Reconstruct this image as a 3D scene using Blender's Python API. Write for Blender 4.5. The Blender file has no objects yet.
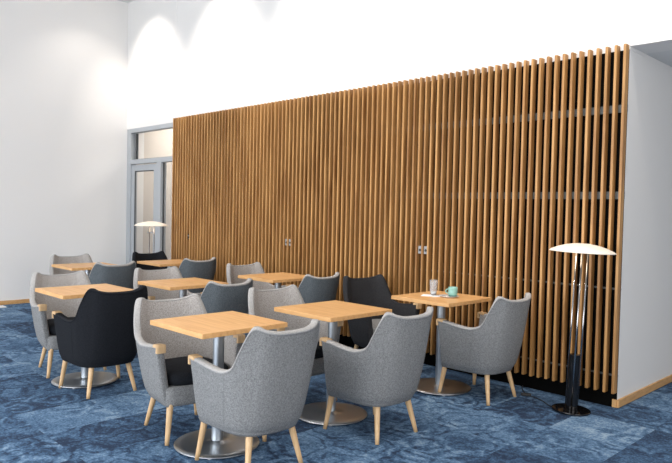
import bpy, bmesh, math, random
from mathutils import Vector, Matrix, Euler
random.seed(7)
C = bpy.context.scene.collection
SC = bpy.context.scene

# ------------------------------------------------------------------ camera
RIGHT = Vector((0.7031, 0.7108, 0.0222)); DOWN = Vector((0.0382, -0.0065, -0.9993)); FWD = Vector((-0.7101, 0.7034, -0.0317))
cd = bpy.data.cameras.new('camera'); cam = bpy.data.objects.new('camera', cd); C.objects.link(cam)
cam.matrix_world = Matrix(((RIGHT.x, -DOWN.x, -FWD.x, 0), (RIGHT.y, -DOWN.y, -FWD.y, 0), (RIGHT.z, -DOWN.z, -FWD.z, 1.4), (0, 0, 0, 1)))
cd.sensor_width = 36; cd.lens = 645.77 * 36 / 672; cd.clip_start = 0.05
SC.camera = cam

# ------------------------------------------------------------------ world, lights, exposure
SC.view_settings.view_transform = 'Standard'; SC.view_settings.look = 'None'
SC.view_settings.gamma = 1; SC.view_settings.use_curve_mapping = False
SC.view_settings.exposure = 0.30
w = bpy.data.worlds.new('world'); SC.world = w; w.use_nodes = True
w.node_tree.nodes['Background'].inputs[0].default_value = (0.88, 0.94, 1.0, 1)
w.node_tree.nodes['Background'].inputs[1].default_value = 1.0

def area(name, loc, rot, sx, sy, power, col):
    l = bpy.data.lights.new(name, 'AREA'); l.shape = 'RECTANGLE'; l.size = sx; l.size_y = sy
    l.energy = power; l.color = col
    o = bpy.data.objects.new(name, l); C.objects.link(o); o.location = loc; o.rotation_euler = rot
    return o
# daylight through the long window wall behind the camera
area('window_daylight', (-3.6, -3.25, 1.75), (math.radians(90), 0, 0), 9.4, 2.7, 430, (0.95, 0.97, 1.0))
area('fill_light_right', (4.3, 1.0, 2.0), (math.radians(90), 0, math.radians(90)), 5.0, 3.0, 125, (1.0, 0.93, 0.87))  # warm fill added from the unseen right side for chair insides and return wall
# daylight of the room behind the glass door
area('back_room_light', (-8.7, 6.2, 3.1), (0, 0, 0), 1.2, 1.2, 45, (1.0, 0.95, 0.88))

def spot(loc, target, power, col=(1.0, 0.90, 0.80), ang=84, blend=0.8):
    l = bpy.data.lights.new('ceiling_spot', 'SPOT'); l.energy = power; l.color = col
    l.spot_size = math.radians(ang); l.spot_blend = blend; l.shadow_soft_size = 0.05
    o = bpy.data.objects.new('ceiling_spot', l); C.objects.link(o); o.location = loc
    o.rotation_euler = (Vector(target) - Vector(loc)).to_track_quat('-Z', 'Y').to_euler()
SPOTS = []
for x in (-8.72, -6.95, -5.15, -3.35, -1.55):
    SPOTS.append(((x, 3.9, 4.50), (x, 4.79, 3.0), 95))
for y in (4.0, 1.9, -0.2):
    SPOTS.append(((-8.72, y, 4.50), (-9.54, y, 2.4), 18))
for a in SPOTS: spot(*a)
for x, y in ((0.4, 1.6), (-1.6, 1.6), (-3.6, 1.6), (-5.6, 1.6), (-1.6, 3.0), (-4.6, 3.0)):  # unseen downlights assumed over the seating, added to brighten the chair insides
    spot((x, y, 4.52), (x, y, 0), 62, (1.0, 0.92, 0.84), 125, 0.6)

# ------------------------------------------------------------------ materials
def mat(name, col, rough=0.6, metal=0.0, **kw):
    m = bpy.data.materials.new(name); m.use_nodes = True
    b = m.node_tree.nodes['Principled BSDF']
    b.inputs['Base Color'].default_value = (*col, 1); b.inputs['Roughness'].default_value = rough
    b.inputs['Metallic'].default_value = metal
    for k, v in kw.items(): b.inputs[k.replace('_', ' ')].default_value = v
    return m
def N(m, typ, **kw):
    n = m.node_tree.nodes.new(typ)
    for k, v in kw.items():
        if hasattr(n, k): setattr(n, k, v)
        else: n.inputs[k].default_value = v
    return n
def L(m, a, b): m.node_tree.links.new(a, b)
def bsdf(m): return m.node_tree.nodes['Principled BSDF']
def ramp(m, fac, stops):
    r = N(m, 'ShaderNodeValToRGB'); el = r.color_ramp.elements
    while len(el) > 1: el.remove(el[-1])
    el[0].position = stops[0][0]; el[0].color = (*stops[0][1], 1)
    for p, c in stops[1:]:
        e = el.new(p); e.color = (*c, 1)
    L(m, fac, r.inputs[0]); return r
def bump(m, h, strength, dist=0.01):
    b = N(m, 'ShaderNodeBump'); b.inputs['Strength'].default_value = strength; b.inputs['Distance'].default_value = dist
    L(m, h, b.inputs['Height']); L(m, b.outputs[0], bsdf(m).inputs['Normal'])

def wood(name, lo, hi, scale, rough=0.45):
    m = mat(name, hi, rough)
    tc = N(m, 'ShaderNodeTexCoord'); mp = N(m, 'ShaderNodeMapping'); mp.inputs['Scale'].default_value = scale
    L(m, tc.outputs['Object'], mp.inputs[0])
    n1 = N(m, 'ShaderNodeTexNoise'); n1.inputs['Scale'].default_value = 3.0; n1.inputs['Detail'].default_value = 6; n1.inputs['Distortion'].default_value = 0.6
    L(m, mp.outputs[0], n1.inputs[0])
    r = ramp(m, n1.outputs[0], [(0.30, lo), (0.62, hi)])
    L(m, r.outputs[0], bsdf(m).inputs['Base Color'])
    bump(m, n1.outputs[0], 0.15, 0.002)
    return m
def fabric(name, lo, hi, scale=420):
    m = mat(name, hi, 0.95); b = bsdf(m)
    b.inputs['Specular IOR Level'].default_value = 0.15
    tc = N(m, 'ShaderNodeTexCoord')
    n1 = N(m, 'ShaderNodeTexNoise'); n1.inputs['Scale'].default_value = scale; n1.inputs['Detail'].default_value = 3
    n2 = N(m, 'ShaderNodeTexNoise'); n2.inputs['Scale'].default_value = 130; n2.inputs['Detail'].default_value = 4
    L(m, tc.outputs['Object'], n1.inputs[0]); L(m, tc.outputs['Object'], n2.inputs[0])
    mx = N(m, 'ShaderNodeMath', operation='ADD'); L(m, n1.outputs[0], mx.inputs[0]); L(m, n2.outputs[0], mx.inputs[1])
    dv = N(m, 'ShaderNodeMath', operation='MULTIPLY'); dv.inputs[1].default_value = 0.5; L(m, mx.outputs[0], dv.inputs[0])
    r = ramp(m, dv.outputs[0], [(0.34, lo), (0.66, hi)]); L(m, r.outputs[0], b.inputs['Base Color'])
    bump(m, dv.outputs[0], 0.35, 0.004)
    return m

M = {}
M['wall'] = mat('white_paint', (0.79, 0.78, 0.765), 0.9)
M['ceiling'] = mat('ceiling_paint', (0.72, 0.72, 0.71), 0.9)
M['oak'] = wood('oak_table', (0.60, 0.31, 0.115), (0.73, 0.42, 0.175), (1.2, 14, 14), 0.42)
M['oak_edge'] = wood('oak_trim', (0.50, 0.27, 0.10), (0.62, 0.36, 0.15), (3, 3, 12), 0.5)
M['oak_leg'] = wood('oak_leg', (0.54, 0.34, 0.165), (0.68, 0.46, 0.25), (30, 30, 3), 0.45)
M['slat'] = wood('oak_slat', (0.25, 0.108, 0.028), (0.52, 0.28, 0.098), (9, 9, 0.5), 0.5)
M['black'] = mat('black_backing', (0.003, 0.003, 0.003), 0.95, Specular_IOR_Level=0.05)
M['steel'] = mat('brushed_steel', (0.50, 0.52, 0.54), 0.34, 1.0)
M['column'] = mat('column_steel', (0.48, 0.52, 0.56), 0.38, 0.9)
M['chrome'] = mat('chrome', (0.36, 0.36, 0.37), 0.18, 1.0)
M['gloss_black'] = mat('gloss_black', (0.006, 0.006, 0.007), 0.07)
M['frame'] = mat('grey_frame', (0.40, 0.425, 0.45), 0.5)
M['frame_dark'] = mat('dark_gasket', (0.05, 0.055, 0.06), 0.6)
M['glass'] = mat('clear_glass', (1, 1, 1), 0.02, Transmission_Weight=1.0, IOR=1.05)
M['tumbler'] = mat('tumbler_glass', (.95, .97, 1), 0.15, Transmission_Weight=0.85, IOR=1.22)
M['paper'] = mat('white_paper', (0.85, 0.85, 0.85), 0.8)
M['china'] = mat('white_china', (0.82, 0.82, 0.80), 0.25)
M['mint'] = mat('mint_glaze', (0.22, 0.43, 0.37), 0.3)
M['mint_dark'] = mat('dark_green_glaze', (0.03, 0.12, 0.10), 0.3)
M['plastic'] = mat('grey_plastic', (0.32, 0.33, 0.34), 0.4)
M['plastic_dark'] = mat('dark_plastic', (0.015, 0.015, 0.015), 0.5)
M['fab_light'] = fabric('fabric_light_grey', (0.115, 0.119, 0.122), (0.325, 0.326, 0.324))
M['fab_edge'] = fabric('fabric_pale_edge', (0.28, 0.27, 0.26), (0.46, 0.45, 0.44))
M['fab_in'] = fabric('fabric_warm_lining', (0.20, 0.185, 0.175), (0.52, 0.49, 0.465))
M['fab_blue'] = fabric('fabric_slate', (0.058, 0.070, 0.080), (0.175, 0.198, 0.215))
M['fab_char'] = fabric('fabric_charcoal', (0.018, 0.018, 0.020), (0.045, 0.045, 0.048))
M['fab_black'] = fabric('fabric_black', (0.007, 0.008, 0.010), (0.020, 0.022, 0.027))
M['shade'] = mat('cream_shade', (0.80, 0.73, 0.62), 0.5)
bs = bsdf(M['shade']); bs.inputs['Emission Color'].default_value = (1.0, 0.86, 0.70, 1); bs.inputs['Emission Strength'].default_value = 0.13

# carpet: blue patchwork tiles with worn ornament
m = mat('patchwork_carpet', (0.05, 0.1, 0.2), 0.95); M['carpet'] = m
bsdf(m).inputs['Specular IOR Level'].default_value = 0.2
tc = N(m, 'ShaderNodeTexCoord')
sc = N(m, 'ShaderNodeVectorMath', operation='MULTIPLY'); sc.inputs[1].default_value = (2.0, 2.0, 0); L(m, tc.outputs['Object'], sc.inputs[0])
fl = N(m, 'ShaderNodeVectorMath', operation='FLOOR'); L(m, sc.outputs[0], fl.inputs[0])
wn = N(m, 'ShaderNodeTexWhiteNoise'); wn.noise_dimensions = '3D'; L(m, fl.outputs[0], wn.inputs[0])
off = N(m, 'ShaderNodeVectorMath', operation='SCALE'); off.inputs['Scale'].default_value = 9.0; L(m, wn.outputs['Color'], off.inputs[0])
ad = N(m, 'ShaderNodeVectorMath', operation='ADD'); L(m, tc.outputs['Object'], ad.inputs[0]); L(m, off.outputs[0], ad.inputs[1])
dn = N(m, 'ShaderNodeTexNoise'); dn.inputs['Scale'].default_value = 7; dn.inputs['Detail'].default_value = 5; L(m, ad.outputs[0], dn.inputs[0])
dsc = N(m, 'ShaderNodeVectorMath', operation='SCALE'); dsc.inputs['Scale'].default_value = 0.16; L(m, dn.outputs['Color'], dsc.inputs[0])
ad2 = N(m, 'ShaderNodeVectorMath', operation='ADD'); L(m, ad.outputs[0], ad2.inputs[0]); L(m, dsc.outputs[0], ad2.inputs[1])
vo = N(m, 'ShaderNodeTexVoronoi'); vo.inputs['Scale'].default_value = 3.2; L(m, ad2.outputs[0], vo.inputs[0])
sn = N(m, 'ShaderNodeMath', operation='MULTIPLY'); sn.inputs[1].default_value = 27; L(m, vo.outputs['Distance'], sn.inputs[0])
sn2 = N(m, 'ShaderNodeMath', operation='SINE'); L(m, sn.outputs[0], sn2.inputs[0])
fine = N(m, 'ShaderNodeTexNoise'); fine.inputs['Scale'].default_value = 42; fine.inputs['Detail'].default_value = 6; fine.inputs['Roughness'].default_value = 0.7; L(m, ad.outputs[0], fine.inputs[0])
mid = N(m, 'ShaderNodeTexNoise'); mid.inputs['Scale'].default_value = 5.5; mid.inputs['Detail'].default_value = 5; L(m, ad.outputs[0], mid.inputs[0])
def mul(a, k):
    n = N(m, 'ShaderNodeMath', operation='MULTIPLY'); L(m, a, n.inputs[0]); n.inputs[1].default_value = k; return n.outputs[0]
def add(a, b):
    n = N(m, 'ShaderNodeMath', operation='ADD'); L(m, a, n.inputs[0])
    if isinstance(b, float): n.inputs[1].default_value = b
    else: L(m, b, n.inputs[1])
    return n.outputs[0]
rmask = N(m, 'ShaderNodeTexNoise'); rmask.inputs['Scale'].default_value = 2.2; L(m, ad.outputs[0], rmask.inputs[0])
rm = N(m, 'ShaderNodeMath', operation='MULTIPLY'); L(m, sn2.outputs[0], rm.inputs[0]); rmk = ramp(m, rmask.outputs[0], [(0.44, (0.08, 0.08, 0.08)), (0.56, (0.8, 0.8, 0.8))]); L(m, rmk.outputs[0], rm.inputs[1])
sc1 = N(m, 'ShaderNodeVectorMath', operation='FLOOR'); L(m, tc.outputs['Object'], sc1.inputs[0])
wn1 = N(m, 'ShaderNodeTexWhiteNoise'); wn1.noise_dimensions = '3D'; L(m, sc1.outputs[0], wn1.inputs[0])
of1 = N(m, 'ShaderNodeVectorMath', operation='SCALE'); of1.inputs['Scale'].default_value = 7.0; L(m, wn1.outputs['Color'], of1.inputs[0])
a1 = N(m, 'ShaderNodeVectorMath', operation='ADD'); L(m, tc.outputs['Object'], a1.inputs[0]); L(m, of1.outputs[0], a1.inputs[1])
a2 = N(m, 'ShaderNodeVectorMath', operation='ADD'); L(m, a1.outputs[0], a2.inputs[0]); L(m, dsc.outputs[0], a2.inputs[1])
ve = N(m, 'ShaderNodeTexVoronoi'); ve.feature = 'DISTANCE_TO_EDGE'; ve.inputs['Scale'].default_value = 3.0; ve.inputs['Randomness'].default_value = 0.6; L(m, a2.outputs[0], ve.inputs[0])
band = ramp(m, ve.outputs['Distance'], [(0.06, (0, 0, 0)), (0.09, (1, 1, 1)), (0.13, (1, 1, 1)), (0.16, (0, 0, 0)), (0.25, (0, 0, 0)), (0.27, (.4, .4, .4)), (0.29, (0, 0, 0))])
bmsk = ramp(m, wn1.outputs['Value'], [(0.35, (0, 0, 0)), (0.5, (1, 1, 1))])
bb_ = N(m, 'ShaderNodeMath', operation='MULTIPLY'); L(m, band.outputs[0], bb_.inputs[0]); L(m, bmsk.outputs[0], bb_.inputs[1])
sq = N(m, 'ShaderNodeTexNoise'); sq.inputs['Scale'].default_value = 85; sq.inputs['Detail'].default_value = 3; L(m, ad.outputs[0], sq.inputs[0])
v = add(add(add(mul(bb_.outputs[0], -0.15), mul(sq.outputs[0], 0.5)), -0.655), add(add(mul(wn.outputs['Value'], 0.32), mul(rm.outputs[0], 0.15)), add(mul(fine.outputs[0], 0.85), mul(mid.outputs[0], 0.60))))
cr = ramp(m, v, [(0.24, (0.020, 0.036, 0.072)), (0.44, (0.052, 0.105, 0.190)), (0.62, (0.118, 0.205, 0.325)), (0.82, (0.26, 0.36, 0.46))])
L(m, cr.outputs[0], bsdf(m).inputs['Base Color'])
bump(m, fine.outputs[0], 0.4, 0.006)

# ------------------------------------------------------------------ mesh helpers
def obj(name, bm, material, parent=None, smooth=False, bevel=0, seg=2, sub=0, loc=None):
    bmesh.ops.recalc_face_normals(bm, faces=bm.faces)
    me = bpy.data.meshes.new(name); bm.to_mesh(me); bm.free()
    me.materials.append(material)
    o = bpy.data.objects.new(name, me); C.objects.link(o)
    if smooth:
        for p in me.polygons: p.use_smooth = True
    if bevel:
        b = o.modifiers.new('bevel', 'BEVEL'); b.width = bevel; b.segments = seg; b.limit_method = 'ANGLE'
    if sub:
        s = o.modifiers.new('sub', 'SUBSURF'); s.levels = sub; s.render_levels = sub
    if parent: o.parent = parent
    if loc: o.location = loc
    return o
def box(bm, x0, x1, y0, y1, z0, z1):
    vs = [bm.verts.new((x, y, z)) for z in (z0, z1) for y in (y0, y1) for x in (x0, x1)]
    for f in ((0, 1, 3, 2), (4, 6, 7, 5), (0, 4, 5, 1), (2, 3, 7, 6), (0, 2, 6, 4), (1, 5, 7, 3)):
        bm.faces.new([vs[i] for i in f])
def boxes(*bs):
    bm = bmesh.new()
    for b in bs: box(bm, *b)
    return bm
def lathe(profile, seg=40, bm=None, c=(0, 0)):
    bm = bm or bmesh.new(); rings = []
    for r, z in profile:
        if r < 1e-6: rings.append([bm.verts.new((c[0], c[1], z))])
        else: rings.append([bm.verts.new((c[0] + r * math.cos(2 * math.pi * i / seg), c[1] + r * math.sin(2 * math.pi * i / seg), z)) for i in range(seg)])
    for a, b in zip(rings, rings[1:]):
        for i in range(seg):
            j = (i + 1) % seg
            if len(a) == 1 and len(b) == 1: continue
            if len(a) == 1: bm.faces.new((a[0], b[i], b[j]))
            elif len(b) == 1: bm.faces.new((a[i], a[j], b[0]))
            else: bm.faces.new((a[i], a[j], b[j], b[i]))
    if len(rings[0]) > 1: bm.faces.new(rings[0][::-1])
    if len(rings[-1]) > 1: bm.faces.new(rings[-1])
    return bm
def tube(pts, radii, seg=12, bm=None, cap=True):
    bm = bm or bmesh.new(); pts = [Vector(p) for p in pts]
    if not isinstance(radii, (list, tuple)): radii = [radii] * len(pts)
    rings = []; up = None
    for i, p in enumerate(pts):
        t = (pts[min(i + 1, len(pts) - 1)] - pts[max(i - 1, 0)]).normalized()
        if up is None: up = t.orthogonal().normalized()
        a = (up - t * up.dot(t)).normalized(); up = a; b = t.cross(a)
        rings.append([bm.verts.new(p + (a * math.cos(2 * math.pi * k / seg) + b * math.sin(2 * math.pi * k / seg)) * radii[i]) for k in range(seg)])
    for r0, r1 in zip(rings, rings[1:]):
        for k in range(seg):
            j = (k + 1) % seg; bm.faces.new((r0[k], r0[j], r1[j], r1[k]))
    if cap: bm.faces.new(rings[0][::-1]); bm.faces.new(rings[-1])
    return bm
def thing(name, label, cat, loc=(0, 0, 0), rz=0, group=None):
    o = bpy.data.objects.new(name, None); C.objects.link(o); o.empty_display_size = 0.1
    o.location = loc; o.rotation_euler = (0, 0, rz); o['label'] = label; o['category'] = cat
    if group: o['group'] = group
    return o
def tag(o, label, cat, group=None):
    o['label'] = label; o['category'] = cat
    if group: o['group'] = group
    return o
def struct(name, bm, m, parent=None, **kw):
    o = obj(name, bm, m, parent, **kw)
    if not parent: o['kind'] = 'structure'
    return o
def dup(root, loc, rz, label, group):
    r = root.copy(); C.objects.link(r); r.location = loc; r.rotation_euler = (0, 0, rz)
    r['label'] = label; r['group'] = group
    for ch in list(root.children):
        c = ch.copy(); C.objects.link(c); c.parent = r
        for g in list(ch.children):
            d = g.copy(); C.objects.link(d); d.parent = c
    return r

# ------------------------------------------------------------------ room shell
XL, XR, YF, YB, YW, ZC = -9.54, 4.0, -3.0, 9.0, 4.79, 4.56
SR, SL = -1.865, -8.06              # right and left end of the slat screen
ZS = 2.635
struct('floor', boxes((XL - .2, XR + .2, YF - .2, YB + .2, -.1, 0)), M['carpet'])
struct('ceiling', boxes((XL, XR, YF, YW + .3, ZC, ZC + .1)), M['ceiling'])
struct('wall_left', boxes((XL - .2, XL, YF, YW + .3, 0, ZC + .1)), M['wall'])
struct('wall_back', boxes((XL, SL - .05, YW, YW + .3, 2.6, ZC), (SL - .05, SR, YW + .003, YW + .3, 2.612, ZC), (SR, XR, YW, YW + .3, ZS, ZC),
                          (SL - .05, SL - .03, YW + .01, YW + .3, 0, 2.6)), M['wall'])
struct('wall_return', boxes((-2.10, -1.868, YW + .001, YB, 0, ZS)), M['wall'])
struct('wall_slat_backing', boxes((SL - .03, -2.10, YW + .003, YW + .3, 0, 2.612), (-2.10, -1.8685, YW + .0005, YW + .001, 0, 2.612)), M['black'])
struct('ceiling_corridor', boxes((-2.10, XR, YW + .3, YB, ZS, ZS + .1)), M['ceiling'])
struct('wall_corridor_end', boxes((-2.1, XR, YB, YB + .2, 0, ZS + .1)), M['wall'])
# unseen wall on the right side; the added fill enters through its opening
struct('unseen_wall_right', boxes((XR, XR + .2, YF, -1.5, 0, ZC), (XR, XR + .2, 3.5, YB, 0, ZC), (XR, XR + .2, -1.5, 3.5, 0, .5), (XR, XR + .2, -1.5, 3.5, 3.5, ZC)), M['wall'])
# window wall behind the camera
wx = [-8.4, 1.2]
struct('wall_front', boxes((XL, wx[0], YF - .2, YF, 0, ZC), (wx[1], XR, YF - .2, YF, 0, ZC), (wx[0], wx[1], YF - .2, YF, 0, .35), (wx[0], wx[1], YF - .2, YF, 3.15, ZC)), M['wall'])
bars = [(x - .04, x + .04, YF - .16, YF - .06, .35, 3.15) for x in [wx[0] + .04 + i * (9.52 / 6) for i in range(7)]]
bars += [(wx[0], wx[1], YF - .15, YF - .07, z, z + .06) for z in (.35, 2.2, 3.09)]
struct('window_1', boxes(*bars), M['frame'])
rb = [(XR + .05, XR + .13, y - .03, y + .03, .5, 3.5) for y in (-1.47, 0.17, 1.83, 3.47)] + [(XR + .06, XR + .12, -1.5, 3.5, z, z + .05) for z in (.5, 3.45)]
struct('unseen_opening_bars', boxes(*rb), M['frame'])
# baseboards
struct('baseboard_left', boxes((XL, XL + .015, YF, YW, 0.004, .058)), M['oak_edge'])
struct('baseboard_return', boxes((-1.868, -1.853, YW - .004, YB, 0.004, .062), (-1.90, -1.868, YW - .012, YW + .0004, 0.004, .062)), M['oak_edge'], bevel=.002)

# ------------------------------------------------------------------ glazed door front at the far left
d0, d1 = XL, SL - .05
fy0, fy1 = YW + .01, YW + .10
struct('trim_1', boxes((d0, d0 + .12, fy0, fy1, 0, 2.6),                         # jamb
                       (d0 + .12, d1, fy0 - .012, fy1, 2.535, 2.6),              # header
                       (d0 + .12, d1, fy0, fy1, 2.055, 2.125),                   # transom
                       (-8.63, -8.50, fy0, fy1 + .01, 0, 2.055)), M['frame'], bevel=.004)   # mullion
struct('window_3', boxes((d0 + .12, d1, fy0 + .05, fy0 + .056, 2.125, 2.535)), M['glass'])
struct('window_4', boxes((-8.50, d1, fy0 + .05, fy0 + .056, 0.0, 2.055)), M['glass'])
struct('trim_2', boxes((d0 + .12, d0 + .16, fy0 + .09, fy0 + .11, 2.125, 2.535), (d0 + .12, d1, fy0 + .09, fy0 + .11, 2.125, 2.14),
                       (-8.50, -8.492, fy0 + .04, fy0 + .06, 0, 2.05)), M['frame_dark'])
dr = bpy.data.objects.new('door_1', None); C.objects.link(dr); dr.location = (-9.42, fy0 + .02, 0); dr['kind'] = 'structure'
dw = .785
obj('door_frame', boxes((0, .09, 0, .05, .01, 2.04), (dw - .10, dw, 0, .05, .01, 2.04), (.09, dw - .10, 0, .05, 1.95, 2.04), (.09, dw - .10, 0, .05, .01, .16)), M['frame'], dr, bevel=.003)
obj('glass_pane', boxes((.09, dw - .10, .022, .028, .16, 1.95)), M['glass'], dr)
obj('gasket', boxes((.09, .10, .008, .022, .16, 1.95), (dw - .11, dw - .10, .008, .022, .16, 1.95), (.10, dw - .11, .008, .022, 1.935, 1.95)), M['frame_dark'], dr)
hb = tube([(dw - .05, -.002, 1.02), (dw - .05, -.05, 1.02), (dw - .06, -.055, 1.02), (dw - .17, -.055, 1.02)], .009)
obj('door_handle', hb, M['steel'], dr, smooth=True)
# the room behind the glass
struct('wall_back_room', boxes((XL - .2, XL, YW + .3, 7.4, 0, 3.2), (XL - .2, -7.0, 7.4, 7.6, 0, 3.2), (-7.2, -7.0, YW + .3, 7.4, 0, 3.2)), mat('beige_paint', (0.62, 0.57, 0.52), 0.85))
struct('ceiling_back_room', boxes((XL - .2, -7.0, YW + .3, 7.6, 3.2, 3.3)), M['ceiling'])
t = thing('interior_column', 'pale round column seen through the glass door', 'column', (-9.45, 6.4, 0))
obj('shaft', lathe([(.13, 0.002), (.13, 3.195)], 32), M['wall'], t, smooth=False)

# ------------------------------------------------------------------ oak slat screen
PITCH = .0655; NS = 95; SW = .019; SD0 = 4.720; SD1 = YW - .014; Z0 = .118; Z1 = 2.641
scr = thing('slat_screen', 'tall oak slat screen covering the black wall behind the tables', 'wall screen', (SR, SD1, 0))
edges = [0, 24, 40, 71, NS]
for a, b in zip(edges, edges[1:]):
    bm = bmesh.new()
    for i in range(a, b):
        xr = -i * PITCH
        j = random.uniform(-.0012, .0012)
        box(bm, xr - SW + j, xr + j, SD0 - SD1, 0, Z0 + random.uniform(-.003, .003), Z1)
    obj('slat_panel', bm, M['slat'], scr, bevel=.0015, seg=1)
rail = mat('dark_batten', (0.085, 0.095, 0.095), 0.35)
for z, h in ((2.19, .055), (1.56, .055), (.875, .012), (.24, .012)):
    obj('batten', boxes((-NS * PITCH, 0, .0002, .0125, z - h / 2, z + h / 2)), rail, scr)

def gap_x(x):      # centre of the gap nearest x
    i = round((SR - x - SW - (PITCH - SW) / 2) / PITCH)
    return SR - i * PITCH - SW - (PITCH - SW) / 2
g = (PITCH - SW) / 2 - .0015
for x, z, lab in ((-5.50, 1.035, 'grey twin socket plate among the slats beside the pale far chair, left one of two'),
                  (-3.59, 1.060, 'grey twin socket plate among the slats above the table with the mug')):
    gx = gap_x(x)
    t = thing('wall_socket', lab, 'socket', (gx, 4.745, z))
    for k in (0, 1):
        xx = -k * PITCH
        obj('socket_plate', boxes((xx - g, xx + g, -.010, .012, -.036, .036)), M['plastic'], t, bevel=.003)
        o = obj('socket_insert', lathe([(.012, -.0115), (.012, -.0095)], 20), M['plastic_dark'], t)
        o.rotation_euler = (math.radians(90), 0, 0); o.location = (xx, -.0215, -.002)
t = thing('cabinet_lock', 'small black lock among the slats at the far left of the screen', 'lock', (gap_x(-7.61), 4.74, 1.018))
obj('lock_plate', boxes((-g, g, -.010, .01, -.040, .028)), M['plastic_dark'], t, bevel=.003)
o = obj('lock_barrel', lathe([(.010, 0), (.010, .012)], 16), M['steel'], t); o.rotation_euler = (math.radians(90), 0, 0); o.location = (0, -.008, .005)

# ------------------------------------------------------------------ chair
def catmull(P, n):
    out = []
    for i in range(len(P) - 1):
        p0, p1, p2, p3 = (P[max(i - 1, 0)], P[i], P[i + 1], P[min(i + 2, len(P) - 1)])
        for k in range(n):
            t = k / n
            out.append(tuple(.5 * ((2 * b) + (-a + c) * t + (2 * a - 5 * b + 4 * c - d) * t * t + (-a + 3 * b - 3 * c + d) * t ** 3) for a, b, c, d in zip(p0, p1, p2, p3)))
    out.append(tuple(P[-1])); return out
#   top u, top v, top z | bottom u, bottom v
K = [(-.325, .000, .774, -.205, .000),
     (-.319, .095, .777, -.200, .085),
     (-.301, .160, .790, -.180, .145),
     (-.279, .196, .806, -.150, .180),
     (-.258, .224, .797, -.128, .197),
     (-.232, .245, .745, -.108, .207),
     (-.196, .262, .668, -.085, .214),
     (-.152, .272, .592, -.055, .220),
     (-.065, .281, .560, -.005, .225),
     (.045, .288, .566, .075, .230),
     (.138, .294, .580, .160, .236),
     (.212, .297, .588, .216, .236)]
half = catmull(K, 3)
full = [(a, -b, c, d, -e) for a, b, c, d, e in half[::-1]] + half[1:]    # from the -v arm round the back to the +v arm
def outer(col, t):                       # t 0 bottom .. 1 top
    tu, tv, tz, bu, bv = col
    g_ = t ** .62
    z = .240 + (tz - .240) * t
    return Vector((bu + (tu - bu) * g_, bv + (tv - bv) * g_, z))
def nrm(i, t):
    a = outer(full[max(i - 1, 0)], t); b = outer(full[min(i + 1, len(full) - 1)], t)
    d = b - a; d.z = 0; d.normalize()
    return Vector((-d.y, d.x, 0))        # points outward or inward, fixed below
def inward(i, t):
    n = nrm(i, t); p = outer(full[i], t); c = Vector((.02, 0, 0)) - p; c.z = 0
    return n if n.dot(c) > 0 else -n
TH = lambda i: .040 + .010 * abs(i / (len(full) - 1) * 2 - 1)
def shell_bm():
    bm = bmesh.new(); ts = [0, .05, .12, .22, .34, .46, .58, .70, .82, .92, 1.0]; cols = []
    for i, col in enumerate(full):
        ring = []
        low = inward(i, 0) * .035
        p = outer(col, 0); ring.append(bm.verts.new(p + low + Vector((0, 0, -.022))))
        ring.append(bm.verts.new(p + inward(i, 0) * .008 + Vector((0, 0, -.012))))
        for t in ts[1:-1]: ring.append(bm.verts.new(outer(col, t)))
        top = outer(col, 1); w_ = inward(i, 1); th = TH(i)
        ring.append(bm.verts.new(top + Vector((0, 0, -.010))))
        ring.append(bm.verts.new(top + w_ * .006))
        ring.append(bm.verts.new(top + w_ * th * .5 + Vector((0, 0, .003))))
        ring.append(bm.verts.new(top + w_ * (th - .006)))
        for t in ts[-1:3:-1]:
            q = outer(col, t) + inward(i, t) * th
            if t == 1: q.z -= .010
            ring.append(bm.verts.new(q))
        cols.append(ring)
    for a, b in zip(cols, cols[1:]):
        for k in range(len(a) - 1):
            f_ = bm.faces.new((a[k], a[k + 1], b[k + 1], b[k])); f_.material_index = 1 if k >= 12 else 0
        bm.faces.new((a[-1], a[0], b[0], b[-1]))
    for e in (cols[0], cols[-1]):
        # front end of the arm, closed by quads between outer and inner rows with a crease
        n = len(e); lo, hi = 0, n - 1
        while hi - lo > 2:
            bm.faces.new((e[lo], e[lo + 1], e[hi - 1], e[hi])); lo += 1; hi -= 1
        if hi - lo == 2: bm.faces.new((e[lo], e[lo + 1], e[hi]))
    return bm
def outline_bottom(z, grow, n=None):
    pts = []
    for i, col in enumerate(full):
        p = outer(col, 0) - inward(i, 0) * grow; pts.append((p.x, p.y, z))
    f = []                                      # convex front edge, +v to -v
    v0 = full[-1][4]
    for k in range(1, 8):
        s = k / 8; f.append((.222 + grow * .7 + .028 * math.sin(math.pi * s), v0 * (1 - 2 * s), z))
    return pts + f
def stack(layers):
    bm = bmesh.new(); rings = [[bm.verts.new(p) for p in l] for l in layers]
    for a, b in zip(rings, rings[1:]):
        for i in range(len(a)):
            j = (i + 1) % len(a); bm.faces.new((a[i], a[j], b[j], b[i]))
    bm.faces.new(rings[0][::-1]); bm.faces.new(rings[-1]); return bm
def cushion_outline(z, s, fr=.238):
    pts = []
    for k in range(48):
        a = 2 * math.pi * k / 48; c, sn_ = math.cos(a), math.sin(a); n = 3.6
        r = (abs(c) ** n + abs(sn_) ** n) ** (-1 / n)
        u = .028 + r * c * .212 * s; v_ = r * sn_ * (.205 if c < 0 else .222) * s * (1 - .12 * max(0, -c))
        pts.append((u, v_, z))
    return pts
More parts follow.
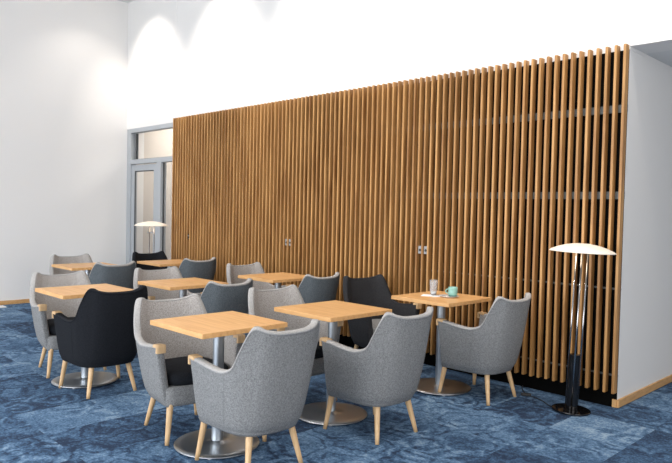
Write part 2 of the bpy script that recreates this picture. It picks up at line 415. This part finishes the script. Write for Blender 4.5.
def make_chair(name, label, fab, cush, group, band, lining):
    t = thing(name, label, 'chair', group=group)
    sh = obj('shell', shell_bm(), fab, t, smooth=True, sub=1)
    sh.data.materials.append(lining)
    top = [outer(c, 1) + inward(i, 1) * .004 + Vector((0, 0, -.001)) for i, c in enumerate(full)]
    pb = tube(top, .0052, 8); inn = [outer(c, 1) + inward(i, 1) * (TH(i) - .004) + Vector((0, 0, -.001)) for i, c in enumerate(full)]
    tube(inn, .0045, 8, pb)
    bb = bmesh.new(); rows = []
    for i, c in enumerate(full):
        w_ = inward(i, 1); p = outer(c, 1); th = TH(i)
        rows.append([bb.verts.new(p + w_ * a + Vector((0, 0, b))) for a, b in ((-.002, -.012), (-.001, .001), (.008, .006), (th * .5, .0075), (th - .008, .006), (th - .002, -.004), (th * .5, -.004))])
    for p, q in zip(rows, rows[1:]):
        for k in range(7): bb.faces.new((p[k], p[(k + 1) % 7], q[(k + 1) % 7], q[k]))
    bb.faces.new(rows[0]); bb.faces.new(rows[-1])
    obj('top_edge_band', bb, band, sh, smooth=True); pb.free()
    for idx in (len(half) - 1 - 23, len(half) - 1 + 23):
        obj('side_seam', tube([outer(full[idx], .1 + .88 * k / 14) + inward(idx, .5) * .0012 for k in range(15)], .0030, 6), fab, sh, smooth=True)
    obj('seat_frame', stack([outline_bottom(.216, -.045), outline_bottom(.220, -.012), outline_bottom(.240, -.002), outline_bottom(.32, -.003), outline_bottom(.335, -.014)]), fab, t, smooth=True)
    obj('seat_cushion', stack([cushion_outline(.337, .95), cushion_outline(.35, 1.0), cushion_outline(.375, 1.02), cushion_outline(.40, 1.0), cushion_outline(.413, .93), cushion_outline(.42, .75)]), cush, t, smooth=True)
    for s in (-1, 1):
        # oak cap wrapped over the front end of the arm
        i = len(full) - 1 if s > 0 else 0
        path = []
        for k in (2, 1.5, 1, .5, 0):
            k0 = int(k); k1 = min(int(k + .6), 3); jj = [len(full) - 1 - q if s > 0 else q for q in (k0, k1)]
            w_ = inward(jj[0], 1); pm = (outer(full[jj[0]], 1) + outer(full[jj[1]], 1)) / 2; j = jj[0]
            path.append((pm - w_ * .0035, pm + w_ * (TH(j) + .0035)))
        bm = bmesh.new(); A = []
        for a, b in path:
            up = Vector((0, 0, .013)); dn_ = Vector((0, 0, -.006))
            A.append([bm.verts.new(q) for q in (a + dn_, a + up * .7, (a * .8 + b * .2) + up, (a * .2 + b * .8) + up, b + up * .7, b + dn_)])
        a, b = path[-1]
        for du, dz, h in ((.010, .010, 0), (.014, -.004, 0), (.013, -.040, 0)):
            f_ = Vector((du, 0, dz)); bk = Vector((-.004 if dz < -.02 else 0, 0, -.008 if dz > -.02 else dz))
            A.append([bm.verts.new(q) for q in (a + bk, a + f_, (a * .8 + b * .2) + f_ + Vector((.002, 0, 0)), (a * .2 + b * .8) + f_ + Vector((.002, 0, 0)), b + f_, b + bk)])
        for p, q in zip(A, A[1:]):
            for k in range(6): bm.faces.new((p[k], p[(k + 1) % 6], q[(k + 1) % 6], q[k]))
        bm.faces.new(A[0]); bm.faces.new(A[-1])
        obj('arm_cap', bm, M['oak_leg'], t, bevel=.0015, seg=2)
    for s in (-1, 1):
        for (tu, tv, bu, bv) in ((-.125, .130, -.180, .180), (.200, .196, .232, .232)):
            pts = [Vector((tu, tv * s, .262)).lerp(Vector((bu, bv * s, 0.001)), k / 6) for k in range(7)]
            obj('leg', tube(pts, [.0195, .0195, .0185, .017, .0155, .014, .0125], 16), M['oak_leg'], t, smooth=True)
    return t
GR = 'fabric armchairs around the cafe tables'
protos = {
    'light': make_chair('armchair', '', M['fab_light'], M['fab_black'], GR, M['fab_edge'], M['fab_in']),
    'blue': make_chair('armchair', '', M['fab_blue'], M['fab_black'], GR, M['fab_edge'], M['fab_in']),
    'char': make_chair('armchair', '', M['fab_char'], M['fab_light'], GR, M['fab_char'], M['fab_char']),
    'black': make_chair('armchair', '', M['fab_black'], M['fab_black'], GR, M['fab_black'], M['fab_black'])}
PI = math.pi
CH = [  # x, y, extra turn, faces (+1 right, -1 left), kind, label
    (-2.805, 2.19, -.04, -1, 'light', 'light grey armchair nearest the camera, back turned, right of the front table'),
    (-2.71, 3.085, -.03, -1, 'light', 'grey armchair seen from behind, right of the second front table near the centre'),
    (-2.70, 4.295, -.03, -1, 'light', 'grey armchair with its back turned, right of the table with the mug, near the lamp'),
    (-4.705, 2.19, -.04, -1, 'black', 'black armchair seen from behind in front of the left table with steel disc base'),
    (-6.74, 3.15, .0, -1, 'blue', 'slate grey armchair seen from behind at the far left table'),
    (-4.65, 3.14, -.0, -1, 'blue', 'slate grey armchair seen from behind, beyond the front table, at the middle table'),
    (-6.80, 4.23, .0, -1, 'blue', 'slate grey armchair against the screen, right of the farthest table'),
    (-4.64, 4.18, .0, -1, 'blue', 'slate grey armchair seen from behind, left of the charcoal one by the screen'),
    (-3.56, 2.205, -.08, 1, 'light', 'light grey armchair with black cushion facing right, left of the front table'),
    (-3.59, 3.13, -.06, 1, 'light', 'light grey armchair between the front table and the second front table, facing right'),
    (-5.50, 2.255, -.08, 1, 'light', 'light grey armchair at the left edge, facing the black armchair across its table'),
    (-5.45, 3.18, -.06, 1, 'light', 'light grey armchair behind the black armchair, left of the middle table'),
    (-3.80, 4.335, -.20, 1, 'char', 'charcoal armchair with pale grey cushion, left of the table with the mug'),
    (-5.455, 4.25, .0, 1, 'light', 'light grey armchair by the slat screen, left of the table under the left twin socket'),
    (-7.49, 3.18, -.04, 1, 'light', 'light grey armchair farthest left, by the white wall at the far left table'),
    (-7.53, 4.24, .0, 1, 'black', 'black armchair in front of the glass door below the far floor lamp')]
seen = set()
for x, y, a, f, k, lab in CH:
    rz = (0 if f > 0 else PI) + a
    if k not in seen:
        p = protos[k]; p.location = (x, y, 0); p.rotation_euler = (0, 0, rz); p['label'] = lab; seen.add(k)
    else: dup(protos[k], (x, y, 0), rz, lab, GR)

# ------------------------------------------------------------------ tables
def make_table():
    t = thing('cafe_table', '', 'table')
    obj('tabletop', boxes((-.277, .277, -.294, .294, .708, .736)), M['oak'], t, bevel=.002)
    obj('column', lathe([(.033, .018), (.033, .695)], 32), M['column'], t, smooth=False)
    obj('mounting_plate', boxes((-.13, .13, -.13, .13, .695, .708)), M['frame_dark'], t)
    b = obj('base_disc', lathe([(.235, .008), (.246, .009), (.250, .013), (.248, .017), (.20, .021), (.10, .025), (.045, .027), (.036, .034)], 64), M['steel'], t, smooth=True)
    for k in range(4):
        a = math.radians(45 + 90 * k)
        obj('glide', lathe([(.012, 0.0), (.012, .009)], 12, c=(.22 * math.cos(a), .22 * math.sin(a))), M['paper'], b)
    return t
GT = 'square oak cafe tables'
TB = [(-3.165, 2.182, 'square oak table nearest the camera, between two light grey armchairs'),
      (-3.125, 3.085, 'square oak table near the centre, right of and behind the front table'),
      (-3.050, 4.225, 'square oak table by the slat screen, holding a glass and a mug'),
      (-5.02, 2.195, 'square oak table at the left, behind the black armchair'),
      (-5.04, 3.085, 'square oak table behind the black armchair and left of the slate armchair'),
      (-4.99, 4.14, 'square oak table by the screen, below the left twin socket'),
      (-7.05, 3.10, 'far left square oak table near the white wall, between a pale and a slate armchair'),
      (-7.02, 4.11, 'farthest oak table, beside the glass door and the black armchair')]
tab = make_table()
for i, (x, y, lab) in enumerate(TB):
    if i == 0: tab.location = (x, y, 0); tab['label'] = lab; tab['group'] = GT
    else: dup(tab, (x, y, 0), 0, lab, GT)

# ------------------------------------------------------------------ things on the table by the screen
ZT = .736
bm = boxes((-.075, .075, -.055, .055, 0, .0015)); box(bm, -.07, .06, -.05, .048, .0016, .0032)
o = obj('paper_napkin', bm, M['paper']); o.location = (-3.135, 4.20, ZT + .0003); o.rotation_euler = (0, 0, .5)
tag(o, 'folded white paper napkin under the glass on the table by the screen', 'napkin')
gl = lathe([(0, .004), (.020, .004), (.024, .012), (.026, .045), (.031, .115), (.0325, .118), (.034, .115), (.029, .045), (.027, .010), (.022, 0), (0, 0)], 28)
o = obj('drinking_glass', gl, M['tumbler'], smooth=True); o.location = (-3.155, 4.255, ZT + .004)
tag(o, 'clear drinking glass standing on the white napkin beside the mug', 'glass')
o2 = obj('milk_foam', lathe([(0, .005), (.0185, .005), (.022, .014), (.0225, .026), (.015, .022), (0, .020)], 24), M['china'], o, smooth=True)
# saucer, mug, spoon
SX, SY = -2.965, 4.255
o = obj('saucer', lathe([(0, 0), (.045, 0), (.050, .003), (.078, .012), (.079, .014), (.050, .0065), (.03, .005), (0, .005)], 40), M['china'], smooth=True)
o.location = (SX - .02, SY - .02, ZT + .0005); tag(o, 'white saucer under the mint green mug', 'saucer')
t = thing('mug', 'mint green mug with a dark foot on the white saucer', 'mug', (SX, SY, ZT + .0075)); t.scale = (.93, .93, .97)
obj('body', lathe([(0, .012), (.036, .012), (.039, .018), (.0385, .078), (.036, .078), (.0355, .020), (0, .016)], 36), M['mint'], t, smooth=True)
obj('foot', lathe([(0, 0), (.034, 0), (.0365, .003), (.037, .0125), (0, .0125)], 36), M['mint_dark'], t, smooth=True)
hp = [(-.037 - .024 * math.sin(PI * k / 10), -.0, .022 + .042 * (k / 10)) for k in range(11)]
h_ = obj('handle', tube(hp, .0048, 10), M['mint'], t, smooth=True); h_.rotation_euler = (0, 0, math.radians(38))
sp = tube([(0, 0, .004), (.06, 0, .005), (.10, 0, .004)], [.0025, .0022, .002], 8)
lathe([(0, .0), (.010, .001), (.014, .004), (.010, .003), (0, .002)], 16, sp, c=(-.012, 0))
o = obj('teaspoon', sp, M['frame_dark'], smooth=True); o.location = (SX - .145, SY - .045, ZT + .0045); o.rotation_euler = (0, 0, .15)
tag(o, 'small dark teaspoon between the napkin and the mug', 'spoon')

# ------------------------------------------------------------------ floor lamps
def make_lamp(label):
    t = thing('floor_lamp', label, 'floor lamp', group='slim floor lamps with shallow dome shades')
    obj('base_disc', lathe([(.130, .0), (.133, .003), (.133, .011), (.130, .014), (.0, .014)], 48), M['gloss_black'], t, smooth=False, bevel=.002)
    obj('sleeve', lathe([(.037, .014), (.040, .016), (.040, .405), (.037, .408), (0, .408)], 40), M['gloss_black'], t, smooth=False)
    for k in range(3):
        a = math.radians(-65 + (0, 105, -105)[k]); c, s = math.cos(a) * .0405, math.sin(a) * .0405
        obj('tube', tube([(c, s, .014), (c, s, 1.155)], .0062, 12), M['chrome'], t, smooth=True)
    a = obj('shade', lathe([(.222, 1.143), (.228, 1.145), (.215, 1.155), (.17, 1.176), (.11, 1.194), (.05, 1.204), (0, 1.206), (0, 1.200), (.05, 1.198), (.11, 1.188), (.17, 1.170), (.212, 1.150)], 64), M['shade'], t, smooth=True)
    obj('bulb_holder', lathe([(.055, 1.146), (.055, 1.158), (.02, 1.17), (.02, 1.199)], 24), M['steel'], t)
    return t
lamp = make_lamp('black and chrome floor lamp with cream dome shade at the right of the screen')
lamp.location = (-2.061, 4.461, 0)
lamp2 = dup(lamp, (-7.98, 4.38, 0), 0, 'far floor lamp with a white dome shade before the glass door', 'slim floor lamps with shallow dome shades')
for lx, ly in ((-2.061, 4.461), (-7.98, 4.38)):
    l = bpy.data.lights.new('lamp_bulb', 'POINT'); l.energy = 0.5; l.color = (1, .8, .58); l.shadow_soft_size = .04
    o = bpy.data.objects.new('lamp_bulb', l); C.objects.link(o); o.location = (lx, ly, 1.12)
# lean of the near lamp
lamp.rotation_euler = (math.radians(-1.2), math.radians(1.6), 0); lamp.location.z = .004
# lamp cord with its plug
def cord_pts():
    P = [(-2.18, 4.43, .006), (-2.24, 4.46, .006), (-2.33, 4.53, .006), (-2.43, 4.565, .007), (-2.50, 4.60, .007), (-2.58, 4.70, .007), (-2.62, 4.775, .012)]
    return catmull(P, 6)
t = thing('power_cord', 'black power cord with an inline switch running from the near lamp to the wall', 'cord', (-2.47, 4.56, 0))
cb = tube([Vector(p) - Vector((-2.47, 4.56, 0)) for p in cord_pts()], .0035, 8); obj('cable', cb, M['plastic_dark'], t, smooth=True)
o = obj('inline_switch', boxes((-.038, .038, -.018, .018, 0.001, .022)), M['plastic_dark'], t, bevel=.006); o.rotation_euler = (0, 0, .5)
# streak of light on the floor at the left wall, modelled as a white strip
o = obj('light_streak', boxes((-.10, .05, -.30, .06, .001, .014)), M['paper'], bevel=.003); o.location = (-9.32, 2.90, 0)
tag(o, 'streak of light on the carpet by the left baseboard, modelled as a flat white strip', 'strip')
